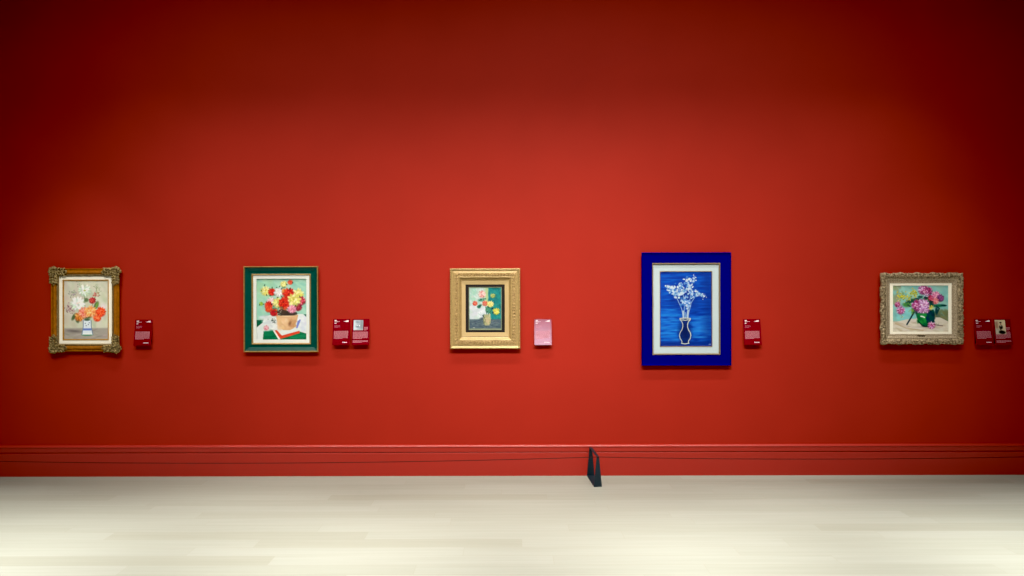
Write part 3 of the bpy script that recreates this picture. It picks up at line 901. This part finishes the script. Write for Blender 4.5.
label_plaque(143, 332.6, 'crimson text label right of the ornate gilt framed bouquet', None, 1)
label_plaque(341.4, 332, 'crimson text label beside the green frame, no picture on it', None, 2)
label_plaque(360.6, 332, 'crimson label beside the green frame with a grey photograph printed on it', bowl, 3)
label_plaque(543, 332, 'label washed pink by glare, right of the pale gold frame', None, 4)
label_plaque(752.4, 332, 'crimson text label right of the ultramarine blue frame', None, 5)
label_plaque(984.0, 332, 'crimson text label beside the carved silver gilt frame, no picture on it', None, 6)
label_plaque(1003.0, 332, 'crimson label with a photograph of a dark dressed sitter', sit, 7)

# ------------------------------------------------------------------ low barrier stand and cord
SH = .258


def barrier_stand(x, y, rot, label):
    root = empty('barrier_stand', (x, y, 0), label, 'barrier stand', None, rot)
    ln = .342
    bm = bmesh.new(); box(bm, -.034, .034, 0, ln, 0, .007, .0015)
    obj('base_plate', bm, M['stand'], root)
    for yy in (0, ln - .006):
        bm = bmesh.new()
        pr = [(-.034, .007), (.034, .007), (.011, SH), (-.011, SH)]
        a = [bm.verts.new((px, yy, pz)) for px, pz in pr]
        b = [bm.verts.new((px, yy + .006, pz)) for px, pz in pr]
        for i in range(4):
            bm.faces.new((a[i], a[(i + 1) % 4], b[(i + 1) % 4], b[i]))
        bm.faces.new(a); bm.faces.new(b)
        obj('upright', bm, M['stand'], root)
    bm = bmesh.new(); box(bm, -.011, .011, .0, ln, SH - .006, SH, .0008)
    obj('crossbar', bm, M['stand'], root)
    return root


SY = -.366
SX = .724
barrier_stand(SX, SY, .065, 'low blue-black open barrier stand on the floor against the baseboard')
# elastic cord hung through the stand, sagging to the next supports outside the view
bm = bmesh.new()
zt = SH - .003
pts = []
xa, xb = -5.42, 4.66
for i in range(61):
    t = i / 60
    xx = xa + (SX - xa) * t
    pts.append((xx, SY - .003, zt - 4 * .047 * t * (1 - t)))
for i in range(1, 41):
    t = i / 40
    xx = SX + (xb - SX) * t
    pts.append((xx, SY - .003, zt - 4 * .022 * t * (1 - t)))
tube(bm, pts, .0028, 6)
tag(obj('barrier_rope', bm, M['cord'], None, True), 'thin dark barrier rope stretched low along the baseboard, running through the stand', 'rope')

# ------------------------------------------------------------------ light
def spot(name, loc, target, watts, angle, blend, radius, col=(1, .95, .87)):
    l = bpy.data.lights.new(name, 'SPOT')
    l.energy = watts
    l.spot_size = math.radians(angle)
    l.spot_blend = blend
    l.shadow_soft_size = radius
    l.color = col
    l.use_shadow = True
    o = bpy.data.objects.new(name, l)
    COL.objects.link(o)
    o.location = loc
    o.rotation_euler = (Vector(target) - Vector(loc)).to_track_quat('-Z', 'Y').to_euler()
    return o


for xx, e in ((-3.6, 215), (-1.9, 340), (-.1, 550), (1.2, 510), (3.1, 180)):
    spot('track_spot', (xx, -3.9, 4.9), (xx, 0, -.2), e, 66, 1.0, .05)
for xx, e in ((-3.1, 165), (-1.5, 150), (.4, 250), (2.0, 130), (3.3, 120)):
    spot('wide_track_spot', (xx, -3.4, 4.9), (xx, 0, 1.5), e, 105, 1.0, .08)
for xx, e in ((-.4, 120), (1.0, 120)):  # added fill, no known fixture: brightens the lower centre of the wall
    spot('low_fill_spot', (xx, -3.9, 4.9), (xx, 0, .15), e, 40, 1.0, .05)
for xx, e in ((-3.85, 190), (3.69, 95)):
    spot('accent_spot', (xx, -2.7, 4.9), (xx, 0, 1.5), e, 26, 1.0, .05)
# continuous linear wall washer close to the wall
la = bpy.data.lights.new('linear_wall_washer', 'AREA')
la.shape = 'RECTANGLE'
la.size = 7.0
la.size_y = .06
la.spread = math.radians(56)
la.energy = 46
la.color = (1, .95, .87)
lo = bpy.data.objects.new('linear_wall_washer', la)
COL.objects.link(lo)
lo.location = (.1, -1.3, 5.0)
lo.rotation_euler = (math.atan2(1.3, 5.0 + .6), 0, 0)
for xx, e in ((-4.4, 2150), (-2.2, 1850), (0, 1600), (2.2, 1850), (4.4, 2500)):
    spot('floor_downlight', (xx, -2.55, 4.9), (xx, -2.5, 0), e * 1.06, 53, 1.0, .15, (1, .99, .93))
for xx in (-4.5, -2.9):  # extra pair added only to lift the dim left floor near the baseboard
    spot('floor_downlight', (xx, -1.7, 4.9), (xx, -1.5, 0), 190, 46, 1.0, .15, (1, .96, .88))
# lamp far behind the viewer, mirrored in the glossy central label
spot('rear_spot', (.66, -9.0, 3.18), (.3, 0, 1.18), 240, 12, .5, .55, (.95, .82, 1))

w = bpy.data.worlds.new('gallery_dim')
S.world = w
w.use_nodes = True
w.node_tree.nodes['Background'].inputs['Color'].default_value = (1, .93, .85, 1)
w.node_tree.nodes['Background'].inputs['Strength'].default_value = 0.03

# ------------------------------------------------------------------ camera
cam = bpy.data.cameras.new('camera')
cam.sensor_width = 36
cam.lens = 36 * (D / K) / 1024
cam.clip_end = 60
co = bpy.data.objects.new('camera', cam)
COL.objects.link(co)
co.matrix_world = Matrix.Translation((0, -D, CZ)) @ Matrix.Rotation(PI / 2, 4, 'X') @ Matrix.Rotation(-.002, 4, 'Z')
S.camera = co
S.view_settings.view_transform = 'Standard'
S.view_settings.look = 'None'
S.view_settings.exposure = 0.0
S.view_settings.use_curve_mapping = True
S.view_settings.curve_mapping.black_level = (.009, .009, .009)
S.view_settings.curve_mapping.update()
